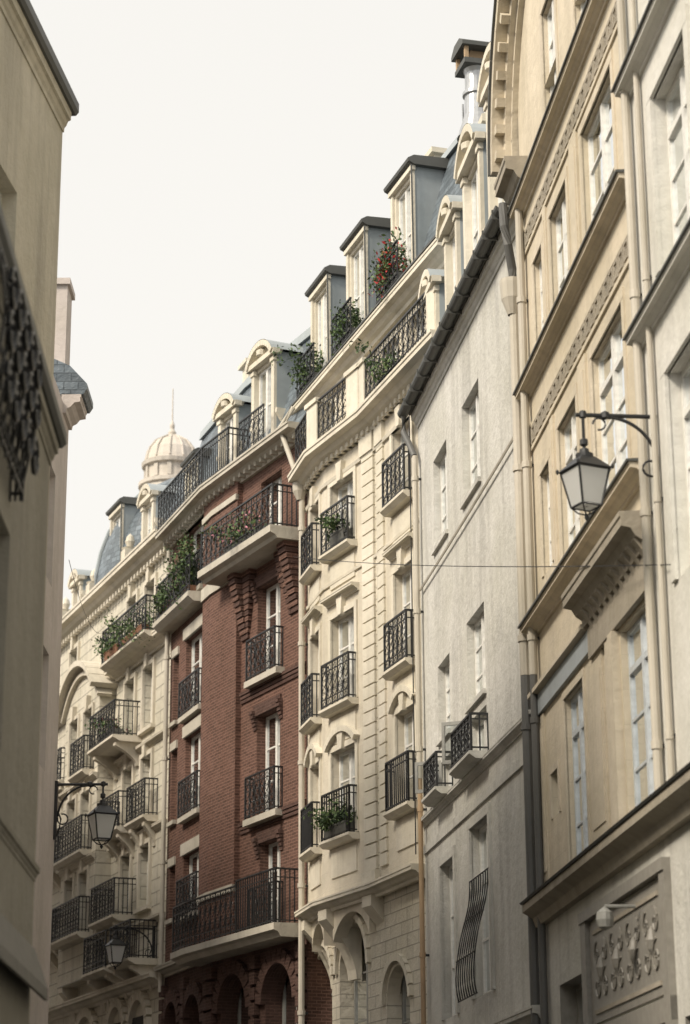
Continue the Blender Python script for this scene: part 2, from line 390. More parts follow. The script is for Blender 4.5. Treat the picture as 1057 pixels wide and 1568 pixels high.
# ================================================================== BEIGE BUILDING
B=Bld('beige_stone_apartment_building')
w1=[(-7.25,-5.6,6.0,8.25),(-3.35,-2.05,5.95,8.25),(-1.45,-.95,6.85,7.45)]
w2=[(-6.5,-4.65,10.0,12.1),(-3.6,-2.3,10.0,12.0),(-1.6,-.9,10.3,11.8)]
w3=[(-6.5,-4.6,13.55,15.3),(-3.5,-2.25,13.6,15.2),(-1.6,-.9,13.7,15.1)]
w4=[(-5.9,-4.5,16.8,18.6),(-3.2,-2.2,16.8,18.5)]
M='stone_beige'
wall(B['walls'],BE,-7.45,0,5.7,17.3,w1+w2+w3+[(a,b,c,17.3) for a,b,c,d in w4],M,rev=.16)
zf=lambda s:17.3+3.6*math.sqrt(max(0,1-((s+3.6)/4.0)**2))
for a,b in ((-7.45,-5.9),(-5.9,-4.5),(-4.5,-3.2),(-3.2,-2.2),(-2.2,0)):
    n=6;zb=17.3
    if (a,b)==(-5.9,-4.5): zb=18.6
    if (a,b)==(-3.2,-2.2): zb=18.5
    up=[(a+(b-a)*k/n,zf(a+(b-a)*k/n)) for k in range(n+1)]
    B['walls'].plate(BE,[(a,zb)]+up+[(b,zb)],-.3,0,M)
for q in w1+w2+w3+w4:
    window(B,BE,*q[:4],o=-.08,rows=3 if q[3]-q[2]>1 else 1,transom=.5 if q[3]-q[2]>1.9 else 0,fm='frame_blue' if q in w1 else 'frame_white',curt=R.choice([0,1,1,3]))
T='stone_beige_trim'
for q in w2+w3+w4: surround(B['trim'],BE,*q,.13,.02,T,sill=False)
for q in w1[1:]: surround(B['trim'],BE,*q,.1,.02,T,sill=False)
tr=B['trim']
for z,h,p in ((9.6,.16,.22),(13.2,.15,.19),(16.15,.15,.19)):
    tr.sweep(plan(BE,-7.4,-.02),cprof(z,h,p),T);tr.prism(BE,[(-.01,z+h),(p+.03,z+h+.004),(p+.03,z+h+.03),(-.01,z+h+.05)],-7.42,0,'zinc_dark')
for s0,s1,z0,z1 in ((-4.35,-3.85,9.85,12.3),(-4.35,-3.85,13.45,15.5),(-2.05,-1.8,9.85,12.3),(-2.05,-1.8,13.45,15.5),(-.6,-.15,6.0,8.4),(-4.6,-3.7,6.0,8.3)):
    tr.box(BE,s0,s1,-.02,.03,z0,z1,M);tr.box(BE,s0+.08,s1-.08,.0,.045,z0+.2,z1-.2,T)
for z in (12.42,15.55):
    tr.box(BE,-7.4,-.05,-.02,.03,z-.06,z,T);tr.box(BE,-7.4,-.05,-.02,.03,z+.3,z+.36,T)
    s=-7.35
    while s<-.35:
        for a,b,c,d in ((0,.24,.24,.28),(0,.04,.02,.24),(.2,.24,.08,.24),(.08,.24,.04,.08),(.08,.12,.08,.18),(.08,.16,.15,.19)):
            tr.box(BE,s+a,s+b,-.02,.035,z+c,z+d,'stone_dirty')
        s+=.29
tr.sweep(plan(BE,-7.5,-4.0),cprof(8.72,.42,.32,.06),'stone_dirty')
s=-7.35
while s<-4.1:
    console(tr,BE,s,.13,.05,.16,8.88,.3,'stone_dirty');s+=.3
tr.box(BE,-7.45,-4.05,-.02,.075,8.3,8.7,'stone_dirty')
tr.box(BE,-7.43,-7.28,-.02,.03,5.95,8.28,T);tr.box(BE,-5.55,-5.3,-.02,.1,5.95,8.28,T);tr.box(BE,-5.2,-4.95,-.02,.06,5.95,8.28,T)
tr.box(BE,-3.98,-.02,-.02,.06,8.42,8.7,'zinc');tr.prism(BE,[(.0,8.7),(.14,8.72),(.14,8.78),(.0,8.8)],-3.98,-.02,T)
tr.prism(BE,[(-.02,5.5),(.12,5.5),(.16,5.62),(.30,5.70),(.30,5.80),(-.02,5.9)],-12,0,'stone_dirty')
tr.prism(BE,[(-.02,5.905),(.32,5.803),(.34,5.83),(-.02,5.94)],-12,0,'zinc_dark')
sh=B['shopfront']
shops=((-11.4,-7.9,.6,3.6),(-7.3,-3.3,.6,3.45),(-2.6,-1.2,.1,3.6),(-2.7,-1.1,3.95,4.6))
wall(sh,BE,-12,0,0,5.5,list(shops),'plaster_white',o=.02,rev=.3,rmat='shop_wood')
for a,b,c,d in shops: window(B,BE,a,b,c,d,o=-.2,fm='shop_wood',rows=1,curt=0)
sh.box(BE,-7.6,-3.0,.0,.09,3.6,3.85,'shop_wood');sh.box(BE,-7.6,-3.0,.0,.12,5.15,5.28,'shop_wood')
sh.box(BE,-3.3,-3.0,.0,.1,0,5.15,'shop_wood');sh.box(BE,-7.6,-7.35,.0,.1,0,5.15,'shop_wood')
sh.box(BE,-7.3,-3.35,.0,.05,3.9,5.1,'shop_wood')
sh.box(BE,-7.1,-3.6,.0,.07,4.0,4.05,'stone_dirty');sh.box(BE,-7.1,-3.6,.0,.07,4.95,5.0,'stone_dirty')
for k in range(4):
    c=-6.7+k*.9
    for sx in (-1,1):
        for zz,sg,r0 in ((4.32,1,.2),(4.7,-1,.15)):
            sh.tube([BE.pt(c+sx*(.22+r0*(1-j/17)*math.cos(j/15*math.pi*2.6*sg+1.5)),.06,zz+r0*(1-j/17)*math.sin(j/15*math.pi*2.6*sg+1.5)) for j in range(16)],.014,4,'shop_wood')
    sh.lathe(BE.pt(c,.05,4.5),[(0,-.16),(.05,-.08),(.07,.02),(.04,.12),(0,.18)],'shop_wood',8)
sh.tube([BE.pt(-6.2,.1,4.95),BE.pt(-6.2,.45,4.95)],.02,6,'frame_grey');sh.lathe(BE.pt(-6.2,.45,4.8),[(0,-.12),(.08,-.08),(.1,0),(.09,.08),(.03,.13),(0,.15)],'frame_grey',12)
gb=B['gable_cornice']
crv=[p for p in [( -3.6+4.15*math.cos(math.pi*k/26), 17.25+3.75*math.sin(math.pi*k/26)) for k in range(27)] if p[0]>-7.6]
for i in range(len(crv)-1):
    a,b=crv[i],crv[i+1];dx,dz=b[0]-a[0],b[1]-a[1];h=math.hypot(dx,dz);nx,nz=-dz/h,dx/h
    def off(p,d): return (p[0]+nx*d,p[1]+nz*d)
    gb.plate(BE,[off(a,-.02),off(b,-.02),off(b,.14),off(a,.14)],-.3,.36,T)
    gb.plate(BE,[off(a,.138),off(b,.138),off(b,.34),off(a,.34)],-.3,.18,T)
    gb.plate(BE,[off(a,.338),off(b,.338),off(b,.45),off(a,.45)],-.3,.09,T)
    gb.plate(BE,[off(a,-.07),off(b,-.07),off(b,-.022),off(a,-.022)],-.3,.40,'zinc_dark')
    m=((a[0]+b[0])/2,(a[1]+b[1])/2);ux,uz=dx/h*.07,dz/h*.07
    q=off(m,.14);r=off(m,.32)
    gb.plate(BE,[(q[0]-ux,q[1]-uz),(q[0]+ux,q[1]+uz),(r[0]+ux,r[1]+uz),(r[0]-ux,r[1]-uz)],.16,.32,T)
gb.sweep(plan(BE,-.7,.3),cprof(16.45,.5,.36),'stone_dirty');gb.box(BE,-.3,.2,.0,.12,16.3,16.5,T)
shell(B,BE,-7.45,0,17.3,9,M)
B['roof'].box(BE,-7.4,-.02,-9,-.31,17.3,17.5,'zinc')
B.done()
# ================================================================== NEIGHBOUR (near right)
B=Bld('plaster_apartment_building')
ops=[(-10.3,-8.75,14.6,16.9),(-10.3,-8.75,11.5,13.6),(-10.3,-8.75,8.0,10.3)]
wall(B['walls'],BE,-20,-7.455,5.9,22,ops,'plaster_neighbour',o=.06,rev=.2)
for q in ops: window(B,BE,*q,o=-.08,transom=.5)
for q in ops: surround(B['trim'],BE,*q,.18,.04,'plaster_neighbour',o=.06,sill=False)
for z in (11.0,14.15,18.0):
    B['trim'].sweep(plan(BE,-20,-7.6,.06),cprof(z,.14,.18),'plaster_neighbour');B['trim'].prism(BE,[(.05,z+.15),(.27,z+.145),(.27,z+.17),(.05,z+.21)],-20,-7.58,'zinc_dark')
B['party_walls'].box(BE,-20,-7.5,-9,-8.9,0,22,'plaster_neighbour');B['party_walls'].box(BE,-20,-19.9,-8.9,0,0,22,'plaster_neighbour');B['party_walls'].box(BE,-7.7,-7.46,-8.9,-.4,0,22,'plaster_neighbour')
B['shop'].box(BE,-20,-12.02,0,.05,0,5.9,'shop_wood')
B['roof'].box(BE,-20,-7.5,-9,.4,22.02,22.2,'zinc')
pipe(B['pipes'],BE,-7.75,.14,5.9,20,.05);pipe(B['pipes'],BE,-8.25,.12,5.9,20,.035)
B.done()
# ================================================================== WHITE PLASTER BUILDING
B=Bld('white_plaster_apartment_building')
M='plaster_white'
w=[(3.5,4.95,13.25,15.0),(6.4,7.7,13.25,14.95),(3.5,4.95,9.7,11.15),(6.5,7.6,9.7,11.05),(3.5,4.9,8.72,9.45),(6.5,7.5,8.72,9.3),(3.5,4.95,5.0,7.7),(6.4,7.6,4.9,7.5),(3.4,5,1.0,3.8),(6.3,7.7,1,3.8),(1.0,2.2,.1,3.6)]
wall(B['walls'],WH,0,9.23,0,16.5,w,M,rev=.17)
for i,q in enumerate(w): window(B,WH,*q,o=-.13,rows=3 if q[3]-q[2]>1 else 1,curt=[1,2,1,1,0,0,1,1,0,0,0][i])
for q in w[6:8]: surround(B['trim'],WH,*q,.16,.04,M,sill=False)
for q in w[:4]: B['trim'].box(WH,q[0]-.05,q[1]+.05,-.02,.06,q[2]-.08,q[2],M)
B['trim'].sweep(plan(WH,.02,9.2),cprof(8.44,.14,.12),M)
B['trim'].box(WH,.02,9.2,-.02,.04,7.95,8.1,M);B['trim'].sweep(plan(WH,.02,9.2),cprof(4.2,.25,.2),M)
B['trim'].sweep(plan(WH,.02,9.2),cprof(16.15,.26,.14),M)
g=B['gutter']
r0=.11
g.prism(WH,[(.27+r0*math.cos(a),16.5+r0*math.sin(a)) for a in [math.pi+math.pi*k/8 for k in range(9)]]+[(.27+r0-.02,16.5),(.27,16.42),(.27-r0+.02,16.5)],.1,9.35,'zinc_dark')
for s in [x*.75+.3 for x in range(12)]: g.box(WH,s,s+.025,.05,.395,16.37,16.52,'zinc_dark')
g.box(WH,.05,9.25,-.1,.17,16.43,16.5,'zinc_dark')
g.tube([WH.pt(.05,.27,16.5),WH.pt(-.0,.27,16.1),WH.pt(0,.22,15.8),WH.pt(.12,.14,15.45),WH.pt(.12,.13,15.1)],.07,10,'pipe_dark')
g.lathe(WH.pt(.12,.15,15.0),[(.08,-.3),(.17,-.05),(.19,.2),(.19,.26),(0,.26)],'pipe_cream',12)
g.tube([WH.pt(9.25,.27,16.4),WH.pt(9.3,.27,16.1),WH.pt(9.1,.2,15.8),WH.pt(8.95,.13,15.5)],.06,10,'pipe_dark')
pipe(g,WH,.12,.13,9.1,15.0,.075);pipe(g,WH,.12,.13,0,9.1,.07,'pipe_dark')
pipe(g,WH,8.95,.12,9.3,15.5,.055);pipe(g,WH,8.95,.12,3,9.3,.045,'pipe_rust')
pipe(g,BE,-.35,.1,9.0,16.3,.06);pipe(g,BE,-.35,.1,0,9.0,.055,'pipe_dark')
for q in w[4:6]: balconet(B,WH,q[0]-.1,q[1]+.1,q[2]-.05,.28,.62,'ornate',slab=M)
balconet(B,WH,6.3,7.7,1.0,.3,.9,'ornate',slab=M)
gr=B['window_grille']
go=lambda u:.04+.26*math.sin(max(0,1-u)*math.pi*.62)**2
for k in range(9):
    s=3.5+k*.18
    gr.tube([WH.pt(s+.03*math.sin(u*14),go(u),4.95+1.9*u) for u in [j/16 for j in range(17)]],.012,4)
for u in (0,.33,.66,1): gr.tube([WH.pt(3.46,go(u),4.95+1.9*u),WH.pt(4.98,go(u),4.95+1.9*u)],.014,4)
for s,z0,z1 in ((4.9,8.8,9.5),(7.5,8.8,9.35)):
    F2=frab(WH.pt(s,-.02,0)[:2],WH.pt(s+.25,.42,0)[:2])
    for a,b,c,d in ((0,.05,z0,z1),(.45,.5,z0,z1),(.05,.45,z0,z0+.06),(.05,.45,z1-.06,z1)): B['casements'].box(F2,a,b,-.02,.02,c,d,'frame_grey')
    B['casements'].fl(F2,[(.05,0,z0),(.45,0,z0),(.45,0,z1),(.05,0,z1)],'glass')
B['roof'].prism(WH,[(.1,16.5),(-.75,19.4),(-.85,19.6),(-5,20.6),(-9,16.56)],0,9.23,'slate')
B['roof'].prism(WH,[(-.62,19.35),(-.72,19.6),(-.95,19.66),(-.9,19.4)],0,9.23,'zinc')
for a,b,zt in ((.9,2.4,19.6),(3.0,4.5,19.2),(5.1,6.3,18.9),(7.2,8.3,18.4)): dormer(B,WH,a,b,16.7,zt,-.08,-1.2,'arched',body='stone_cream_trim',rows=2)
shell(B,WH,0,9.23,16.5,9,M)
B.done()
# chimney with flue
c=Bld('chimney_stack_with_flue');k=c['stack']
CF=Fr(2.5,36.2,-.1425,.99)
k.box(CF,-.5,.55,-.75,0,17,20.35,'stone_cream_trim');k.box(CF,-.6,.65,-.85,.1,20.35,20.5,'stone_cream_trim');k.box(CF,-.3,.4,-.6,-.05,20.5,20.8,'plaster_white')
for s_,o_ in ((-.25,-.5),(.35,-.6),(-.1,-.72)): k.lathe(CF.pt(s_,o_,20.5),[(.14,0),(.12,.5),(.16,.52),(.16,.6),(0,.6)],'terracotta',12)
cx=CF.pt(.2,.02,20.4)
k.lathe(cx,[(.38,0),(.32,.2),(.24,.45),(.22,.85),(.26,.86),(.26,.92),(.21,.93),(.21,1.3),(.25,1.4)],'steel_flue',20)
FG=Fr(cx[0],cx[1],1,.25)
k.box(FG,-.31,.31,-.31,.31,21.78,21.88,'zinc_dark')
for a in (-.26,.26):
    for b_ in (-.26,.26): k.box(FG,a-.035,a+.035,b_-.035,b_+.035,21.88,22.12,'pipe_rust')
k.box(FG,-.14,.14,-.14,.14,21.88,22.12,'pipe_rust')
k.prism(FG,[(-.36,22.12),(.36,22.12),(.36,22.2),(.16,22.33),(-.16,22.33),(-.36,22.2)],-.36,.36,'zinc_dark')
k.tube([CF.pt(.55,.2,19.5),CF.pt(.6,.2,21.3)],.02,5,'steel_flue');k.tube([CF.pt(.3,.25,19.6),CF.pt(.35,.22,20.9)],.02,5,'steel_flue')
c.done()
# ================================================================== CREAM BUILDING WITH BAY
B=Bld('cream_stone_apartment_building')
M='stone_cream';A='stone_cream_ashlar';T='stone_cream_trim'
zs=[(14.95,16.45),(11.65,13.55),(8.95,10.75)]
opR=[(.35,1.45,a+.05,b+.1) for a,b in zs]
wall(B['walls'],CR,0,2.47,7.7,17.3,opR,M,rev=.2)
opL=[(1.1,2.3,a,b) for a,b in zs]
wall(B['walls'],CL,.0,.75,7.7,17.3,[],A);wall(B['walls'],CL,.75,2.71,7.7,17.3,opL,M,rev=.2)
opN=[(.35,1.25,a,b) for a,b in zs]
wall(B['walls'],CN,0,1.69,7.7,17.3,opN,M,rev=.2)
z=8.1
while z<16.6:
    B['quoins'].box(CL,.1,.66,-.02,.05,z,z+.23,T);B['quoins'].box(CR,2.0,2.40,-.02,.045,z,z+.23,T);z+=.262
B['quoins'].box(CL,.06,.7,-.02,.09,16.6,17.1,T);B['quoins'].box(CR,1.95,2.43,-.02,.08,16.6,17.1,T)
B['quoins'].box(CL,.06,.7,-.02,.10,7.85,8.08,T)
for F,ops in ((CR,opR),(CL,opL),(CN,opN)):
    for i,q in enumerate(ops):
        window(B,F,*q,o=-.15,rows=3)
        surround(B['trim'],F,*q,.12,.04,T,key=True,sill=False)
        balconet(B,F,q[0]-.08,q[1]+.08,q[2]-.02,.2,.95,'ornate' if i<2 else 'bars',slab=T,st=.13)
        if i==1: B['trim'].sweep(plan(F,q[0]-.2,q[1]+.2),cprof(q[3]+.3,.16,.2),T)
        if i==2:
            c=segarch(q[0]-.18,q[1]+.18,q[3]+.12,.32);B['trim'].strip(F,c,.12,-.02,.14,T)
        B['trim'].box(F,q[0]-.02,q[1]+.02,-.02,.03,q[2]-.75,q[2]-.25,T)
pl=[CR.pt(-2,0,0)[:2],CR.pt(2.47,0,0)[:2],CL.pt(2.71,0,0)[:2],CN.pt(1.69,0,0)[:2]]
B['cornices'].sweep(pl,cprof(17.0,.38,.45),T)
B['cornices'].sweep([CR.pt(0,0,0)[:2]]+pl[1:],cprof(7.55,.25,.28),T)
B['cornices'].sweep([CR.pt(0,0,0)[:2]]+pl[1:],[(-.02,16.55),(.05,16.55),(.07,16.62),(-.02,16.64)],T)
B['cornices'].sweep([CR.pt(0,0,0)[:2]]+pl[1:],[(-.02,14.3),(.04,14.3),(.05,14.36),(-.02,14.38)],T)
for F,L in ((CR,2.4),(CL,2.7),(CN,1.6)):
    s=.1
    while s<L: B['cornices'].box(F,s,s+.12,.0,.14,17.0,17.12,T);s+=.26
att=[(1.5,2.6,17.5,18.75),(3.3,4.3,17.5,18.75),(5.3,6.3,17.5,18.75),(7.4,8.4,17.5,18.75)]
wall(B['walls'],AT,0,9.5,17.3,19.1,att,M,rev=.2,o=-.05)
for q in att: window(B,AT,*q,o=-.2,rows=2);surround(B['trim'],AT,*q,.1,.03,T,o=-.05,sill=False)
low=[(3.0,4.3,2.2,6.2),(5.4,7.2,3.6,7.3),(7.7,8.9,3.6,7.0)]
wall(B['walls'],AT,1.8,9.4,0,7.7,low,A,rev=.35,o=.0)
for q in low:
    window(B,AT,*q,o=-.3,rows=4,fm='frame_grey',curt=0);spandrel(B['walls'],AT,q[0],q[1],q[3],(q[1]-q[0])/2,-.25,.002,M)
    c=arch_curve(q[0]-.08,q[1]+.08,q[3]-(q[1]-q[0])/2,(q[1]-q[0])/2+.08);B['trim'].strip(AT,c,-.14,-.02,.08,T)
    balconet(B,AT,q[0],q[1],q[2],.18,.95,'ornate',slab=T)
B['walls'].face([(p[0],p[1],7.6) for p in [CL.pt(0,0,0),CL.pt(2.71,0,0),CN.pt(1.69,0,0),AT.pt(9.4,-.1,0),AT.pt(4.2,-.1,0)]],[(0,0)]*5,M)
for F,s,d in ((CL,.35,.5),(CL,2.5,.62),(CN,1.5,.5)): console(B['trim'],F,s,.42,-.6,.75,7.6,1.35,T)
for F,a,b in ((CL,.6,2.35),(CN,.2,1.3)):
    c=segarch(a,b,6.95,.5);B['trim'].plate(F,c+[(b,7.58),(a,7.58)],-.3,-.02,M)
B['cornices'].sweep([AT.pt(-.1,0,0)[:2],AT.pt(9.6,0,0)[:2]],cprof(18.95,.36,.36),T)
B['cornices'].prism(AT,[(.26,19.33),(.38,19.32),(.38,19.36),(-.2,19.42)],-.1,9.6,'zinc_dark')
ro=.3
for F,a,b in ((CR,2.25,2.75),(CL,.15,.75),(CL,2.3,2.85)):
    B['piers'].box(F,a,b,.0,.34,17.39,18.35,T);B['piers'].box(F,a-.04,b+.04,-.04,.38,18.35,18.45,T)
B['piers'].box(CR,-1.95,-1.5,-.05,.34,17.39,18.3,T)
rail(B['railings'],CR.pt(-1.5,ro,0)[:2],CR.pt(2.25,ro,0)[:2],17.4,1.0)
rail(B['railings'],CL.pt(.75,ro,0)[:2],CL.pt(2.3,ro,0)[:2],17.4,1.0)
rail(B['railings'],CN.pt(.1,ro,0)[:2],CN.pt(1.5,ro,0)[:2],17.4,1.0)
wall(B['walls'],CR,-2,0,16,17.3,[],M)
B['roof'].prism(AT,[(-.0,19.37),(-.8,22.25),(-.95,22.4),(-5,23.2),(-9,19.3)],0,10.6,'slate')
B['roof'].prism(AT,[(-.7,22.2),(-.78,22.45),(-1.05,22.52),(-1.0,22.3)],0,10.6,'zinc')
DM=((2.2,3.5),(5.2,6.5),(7.85,9.15))
for a,b in DM: dormer(B,AT,a,b,19.5,21.95,-.06,-1.0,'flat')
shell(B,AT,1.6,9.4,19.1,9,M)
B['party_walls'].fl(AT,[(0,-.05,16.5),(0,-9,16.5),(0,-9,19.3),(0,-.05,19.3)],M)
B['chimney'].box(AT,4.6,5.2,-2.6,-1.4,21.5,23.6,T);B['chimney'].box(AT,4.5,5.3,-2.7,-1.3,23.6,23.72,T)
pipe(B['pipes'],CN,1.6,.14,0,16.9,.065)
B['pipes'].lathe(CN.pt(1.6,.18,16.9),[(.07,-.1),(.16,.1),(.17,.3),(0,.3)],'pipe_cream',10)
B['pipes'].tube([AT.pt(9.2,.4,19.2),AT.pt(9.25,.7,18.7),CN.pt(1.6,.2,17.2)],.06,8,'pipe_cream')
B.done()
# ================================================================== BRICK BUILDING
B=Bld('red_brick_apartment_building')
M='brick_red';T='concrete_band'
opR=[(1.4,2.65,13.4,15.5),(1.4,2.65,10.25,12.5),(1.35,2.45,7.75,9.6),(1.35,2.5,16.4,18.0)]
wall(B['walls'],BR,0,5.05,7.4,18.6,opR,M,rev=.3)
opL=[(1.05,2.7,16.5,18.3),(1.05,2.7,13.5,15.5),(1.05,2.6,11.0,13.0),(1.0,2.6,8.6,10.1)]
opL2=[(3.35,3.85,13.6,15.3),(3.35,3.85,11.1,12.9),(3.35,3.85,8.7,10.0)]
wall(B['walls'],BL,0,4.14,7.4,18.5,opL+opL2,M,rev=.3)
for q in opR: window(B,BR,*q,o=-.22,rows=3)
for q in opL: window(B,BL,*q,o=-.15,rows=3)
for q in opL2: window(B,BL,*q,o=-.15,rows=3)
t=B['trim']
cp=[BR.pt(3.55,0,0)[:2],BR.pt(5.05,0,0)[:2],BL.pt(.75,0,0)[:2]]
t.sweep(cp,[(-.02,7.5),(.14,7.5),(.14,18.5),(-.02,18.5)],M)
for z,h in ((15.95,.3),(17.9,.14),(8.7,.16)): t.sweep(cp,[(.1,z),(.19,z),(.19,z+h),(.1,z+h)],T)
for q in opR[:3]:
    t.box(BR,q[0]-.1,q[1]+.1,-.02,.05,q[3]-.002,q[3]+.25,'brick_dark');t.box(BR,q[0]-.25,q[1]+.25,-.02,.22,q[2]-.22,q[2]-.08,T)
    balconet(B,BR,q[0]-.15,q[1]+.15,q[2]-.08,.2,.95,'ornate')
    for sg,x in ((-1,q[0]),(1,q[1])):
        for k in range(5): t.box(BR,min(x,x+sg*.16),max(x,x+sg*.16),-.02,.03+.025*k,q[3]+.05-.09*(4-k),q[3]+.05-.09*(3-k)-.012,'brick_dark')
for q in opL:
    t.box(BL,q[0]-.1,q[1]+.1,-.02,.06,q[3],q[3]+.28,T);t.box(BL,q[0]-.08,q[1]+.08,-.02,.16,q[2]-.12,q[2],T)
    balconet(B,BL,q[0]-.05,q[1]+.05,q[2],.14,.9,'ornate')
for q in opL2: t.box(BL,q[0]-.05,q[1]+.05,-.02,.05,q[3],q[3]+.2,T);t.box(BL,q[0]-.05,q[1]+.05,-.02,.1,q[2]-.1,q[2],T)
B['balconies'].prism(BR,[(-.02,15.98),(.6,15.98),(.66,16.05),(.78,16.1),(.78,16.26),(-.02,16.28)],.25,4.4,T)
rail(B['railings'],BR.pt(.3,.7,0)[:2],BR.pt(4.35,.7,0)[:2],16.26,.98)
rail(B['railings'],BR.pt(.3,0,0)[:2],BR.pt(.3,.7,0)[:2],16.26,.98,'bars');rail(B['railings'],BR.pt(4.35,.7,0)[:2],BR.pt(4.35,0,0)[:2],16.26,.98,'bars')
for s0,s1 in ((.35,.75),(3.15,3.5)):
    for k in range(12): t.box(BR,s0,s1,-.02,.40*(1-k/12.5),15.97-.13*(k+1)+.02,15.97-.13*k,'brick_dark' if k%2 else M)
for k in range(12):
    t.box(BR,.75,1.35-.045*k,-.02,.2-.013*k,15.97-.13*(k+1)+.02,15.97-.13*k,'brick_dark' if k%2 else M);t.box(BR,2.7+.035*k,3.15,-.02,.2-.013*k,15.97-.13*(k+1)+.02,15.97-.13*k,'brick_dark' if k%2 else M)
for z in (12.95,9.95):
    for k in range(3): t.box(BR,.05,3.5,-.02,.035+.02*k,z+.09*k,z+.09*k+.07,'brick_dark')
B['balconies'].prism(BL,[(-.02,16.0),(.35,16.0),(.5,16.12),(.5,16.24),(-.02,16.26)],.8,4.1,T)
rail(B['railings'],BL.pt(.85,.45,0)[:2],BL.pt(4.0,.45,0)[:2],16.24,.95)
bp_=[BR.pt(.1,0,0)[:2],BR.pt(5.05,0,0)[:2],BL.pt(1.0,0,0)[:2]]
B['balconies'].sweep(bp_,[(-.02,7.3),(.55,7.3),(.62,7.4),(.72,7.44),(.72,7.58),(-.02,7.6)],T)
cR=BR.pt(5.05+.05,.66,0)[:2]
rail(B['railings'],BR.pt(.15,.66,0)[:2],BR.pt(2.2,.66,0)[:2],7.58,1.15,'bars')
rail(B['railings'],BR.pt(2.2,.66,0)[:2],cR,7.58,1.05)
rail(B['railings'],cR,BL.pt(1.0,.66,0)[:2],7.58,1.05);rail(B['railings'],BL.pt(1.0,.66,0)[:2],BL.pt(1.0,0,0)[:2],7.58,1.05,'bars')
rail(B['railings'],BR.pt(.15,0,0)[:2],BR.pt(.15,.66,0)[:2],7.58,1.15,'bars')
B['balconies'].sweep([BL.pt(1.05,0,0)[:2],BL.pt(4.1,0,0)[:2]],cprof(7.35,.25,.3),T)
pp=[BR.pt(0,0,0)[:2],BR.pt(5.05,0,0)[:2],BL.pt(4.14,0,0)[:2]]
B['cornices'].sweep(pp,cprof(18.3,.34,.5),T)
for F,L in ((BR,5.0),(BL,4.1)):
    s=.15
    while s<L: B['cornices'].box(F,s,s+.1,.08,.26,18.33,18.44,T);s+=.3
cT=BR.pt(5.1,.42,0)[:2]
rail(B['railings'],BR.pt(3.5,.42,0)[:2],cT,18.66,1.0,'bars');rail(B['railings'],BR.pt(3.5,-.2,0)[:2],BR.pt(3.5,.42,0)[:2],18.66,1.0,'bars')
rail(B['railings'],cT,BL.pt(4.1,.42,0)[:2],18.66,1.0)
opb=[(.5,2.1,2.5,6.9),(2.9,4.5,2.5,6.9)]
wall(B['base'],BR,0,5.05,0,7.4,opb,'brick_dark',rev=.5)  # shadow on the base is put into its brick colour
opc=[(.6,2.0,2.5,6.7),(2.6,3.7,2.5,6.7)]
wall(B['base'],BL,0,4.14,0,7.4,opc,'brick_dark',rev=.5)
for F,ops in ((BR,opb),(BL,opc)):
    for q in ops:
        window(B,F,*q,o=-.4,rows=3,fm='frame_grey',curt=0);spandrel(B['base'],F,q[0],q[1],q[3],(q[1]-q[0])/2,-.4,.002,'brick_dark')
        c=arch_curve(q[0],q[1],q[3]-(q[1]-q[0])/2,(q[1]-q[0])/2);B['base'].strip(F,c,-.3,-.02,.12,'brick_dark')
for F,L in ((BR,5.05),(BL,4.14)):
    for s in (0,L/2-.15,L-.3):
        z=2.6
        while z<7.1: B['base'].box(F,s,s+.3,-.02,.14,z,z+.26,'brick_dark');z+=.33
B['roof'].sweep(pp,[(.1,18.64),(-.75,21.4),(-.9,21.55),(-3.2,22.0),(-3.2,18.6)],'slate')
B['roof'].sweep(pp,[(-.65,21.35),(-.7,21.6),(-.98,21.65),(-.95,21.4)],'zinc')
dormer(B,BR,1.65,2.95,18.8,21.0,-.0,-1.2,'arched');dormer(B,BR,3.85,4.95,18.7,20.45,-.0,-1.2,'arched');dormer(B,BL,2.2,3.2,18.7,20.2,-.1,-1.3,'flat')
B['roof'].box(BL,1.2,1.7,-1.6,-1.1,20.5,22.5,'stone_cream_trim');B['roof'].box(BL,1.1,1.8,-1.7,-1.0,22.5,22.6,'stone_cream_trim')
for k in range(2): B['roof'].lathe(BL.pt(1.3+.28*k,-1.35,22.6),[(.1,0),(.08,.35),(.0,.35)],'terracotta',8)
B['party_walls'].box(BR,-.25,-.0,-8,-.35,18.6,22.3,'stone_cream_trim')
shell(B,BR,0,5.05,18.5,9,M);shell(B,BL,0,4.14,18.5,6,M)
pipe(B['pipes'],BL,4.0,.14,7,18.2,.06)
B.done()
# ================================================================== FAR STONE BUILDING
B=Bld('domed_corner_stone_building')
M='stone_far';T='stone_far_trim'
fo=[]
for z0,z1 in ((16.3,17.9),(13.95,15.6),(11.6,13.2),(9.3,10.9)):
    for a,b in ((1.4,2.3),(3.1,4.0),(9.2,10.1)): fo.append((a,b,z0,z1))
wall(B['walls'],FA,0,12,0,18.5,fo,M,rev=.28)
for q in fo: window(B,FA,*q,o=-.18,rows=3);surround(B['trim'],FA,*q,.12,.07,T,key=True)
BY=Fr(*FA.pt(0,.45,0)[:2],FA.dx,FA.dy)
bo=[(5.7,6.6,a,b) for a,b in ((13.6,15.3),(11.4,13.0),(9.2,10.8))]+[(7.2,8.1,a,b) for a,b in ((13.6,15.3),(11.4,13.0),(9.2,10.8))]
wall(B['walls'],BY,5.1,8.7,7.9,15.7,bo,M,rev=.25)
for q in bo: window(B,BY,*q,o=-.18,rows=3);surround(B['trim'],BY,*q,.1,.06,T,key=True)
for x in (5.1,8.7): B['walls'].fl(BY,[(x,0,7.9),(x,-.5,7.9),(x,-.5,16),(x,0,16)],M)
B['walls'].fl(BY,[(5.1,0,7.9),(8.7,0,7.9),(8.7,-.5,7.9),(5.1,-.5,7.9)],M)
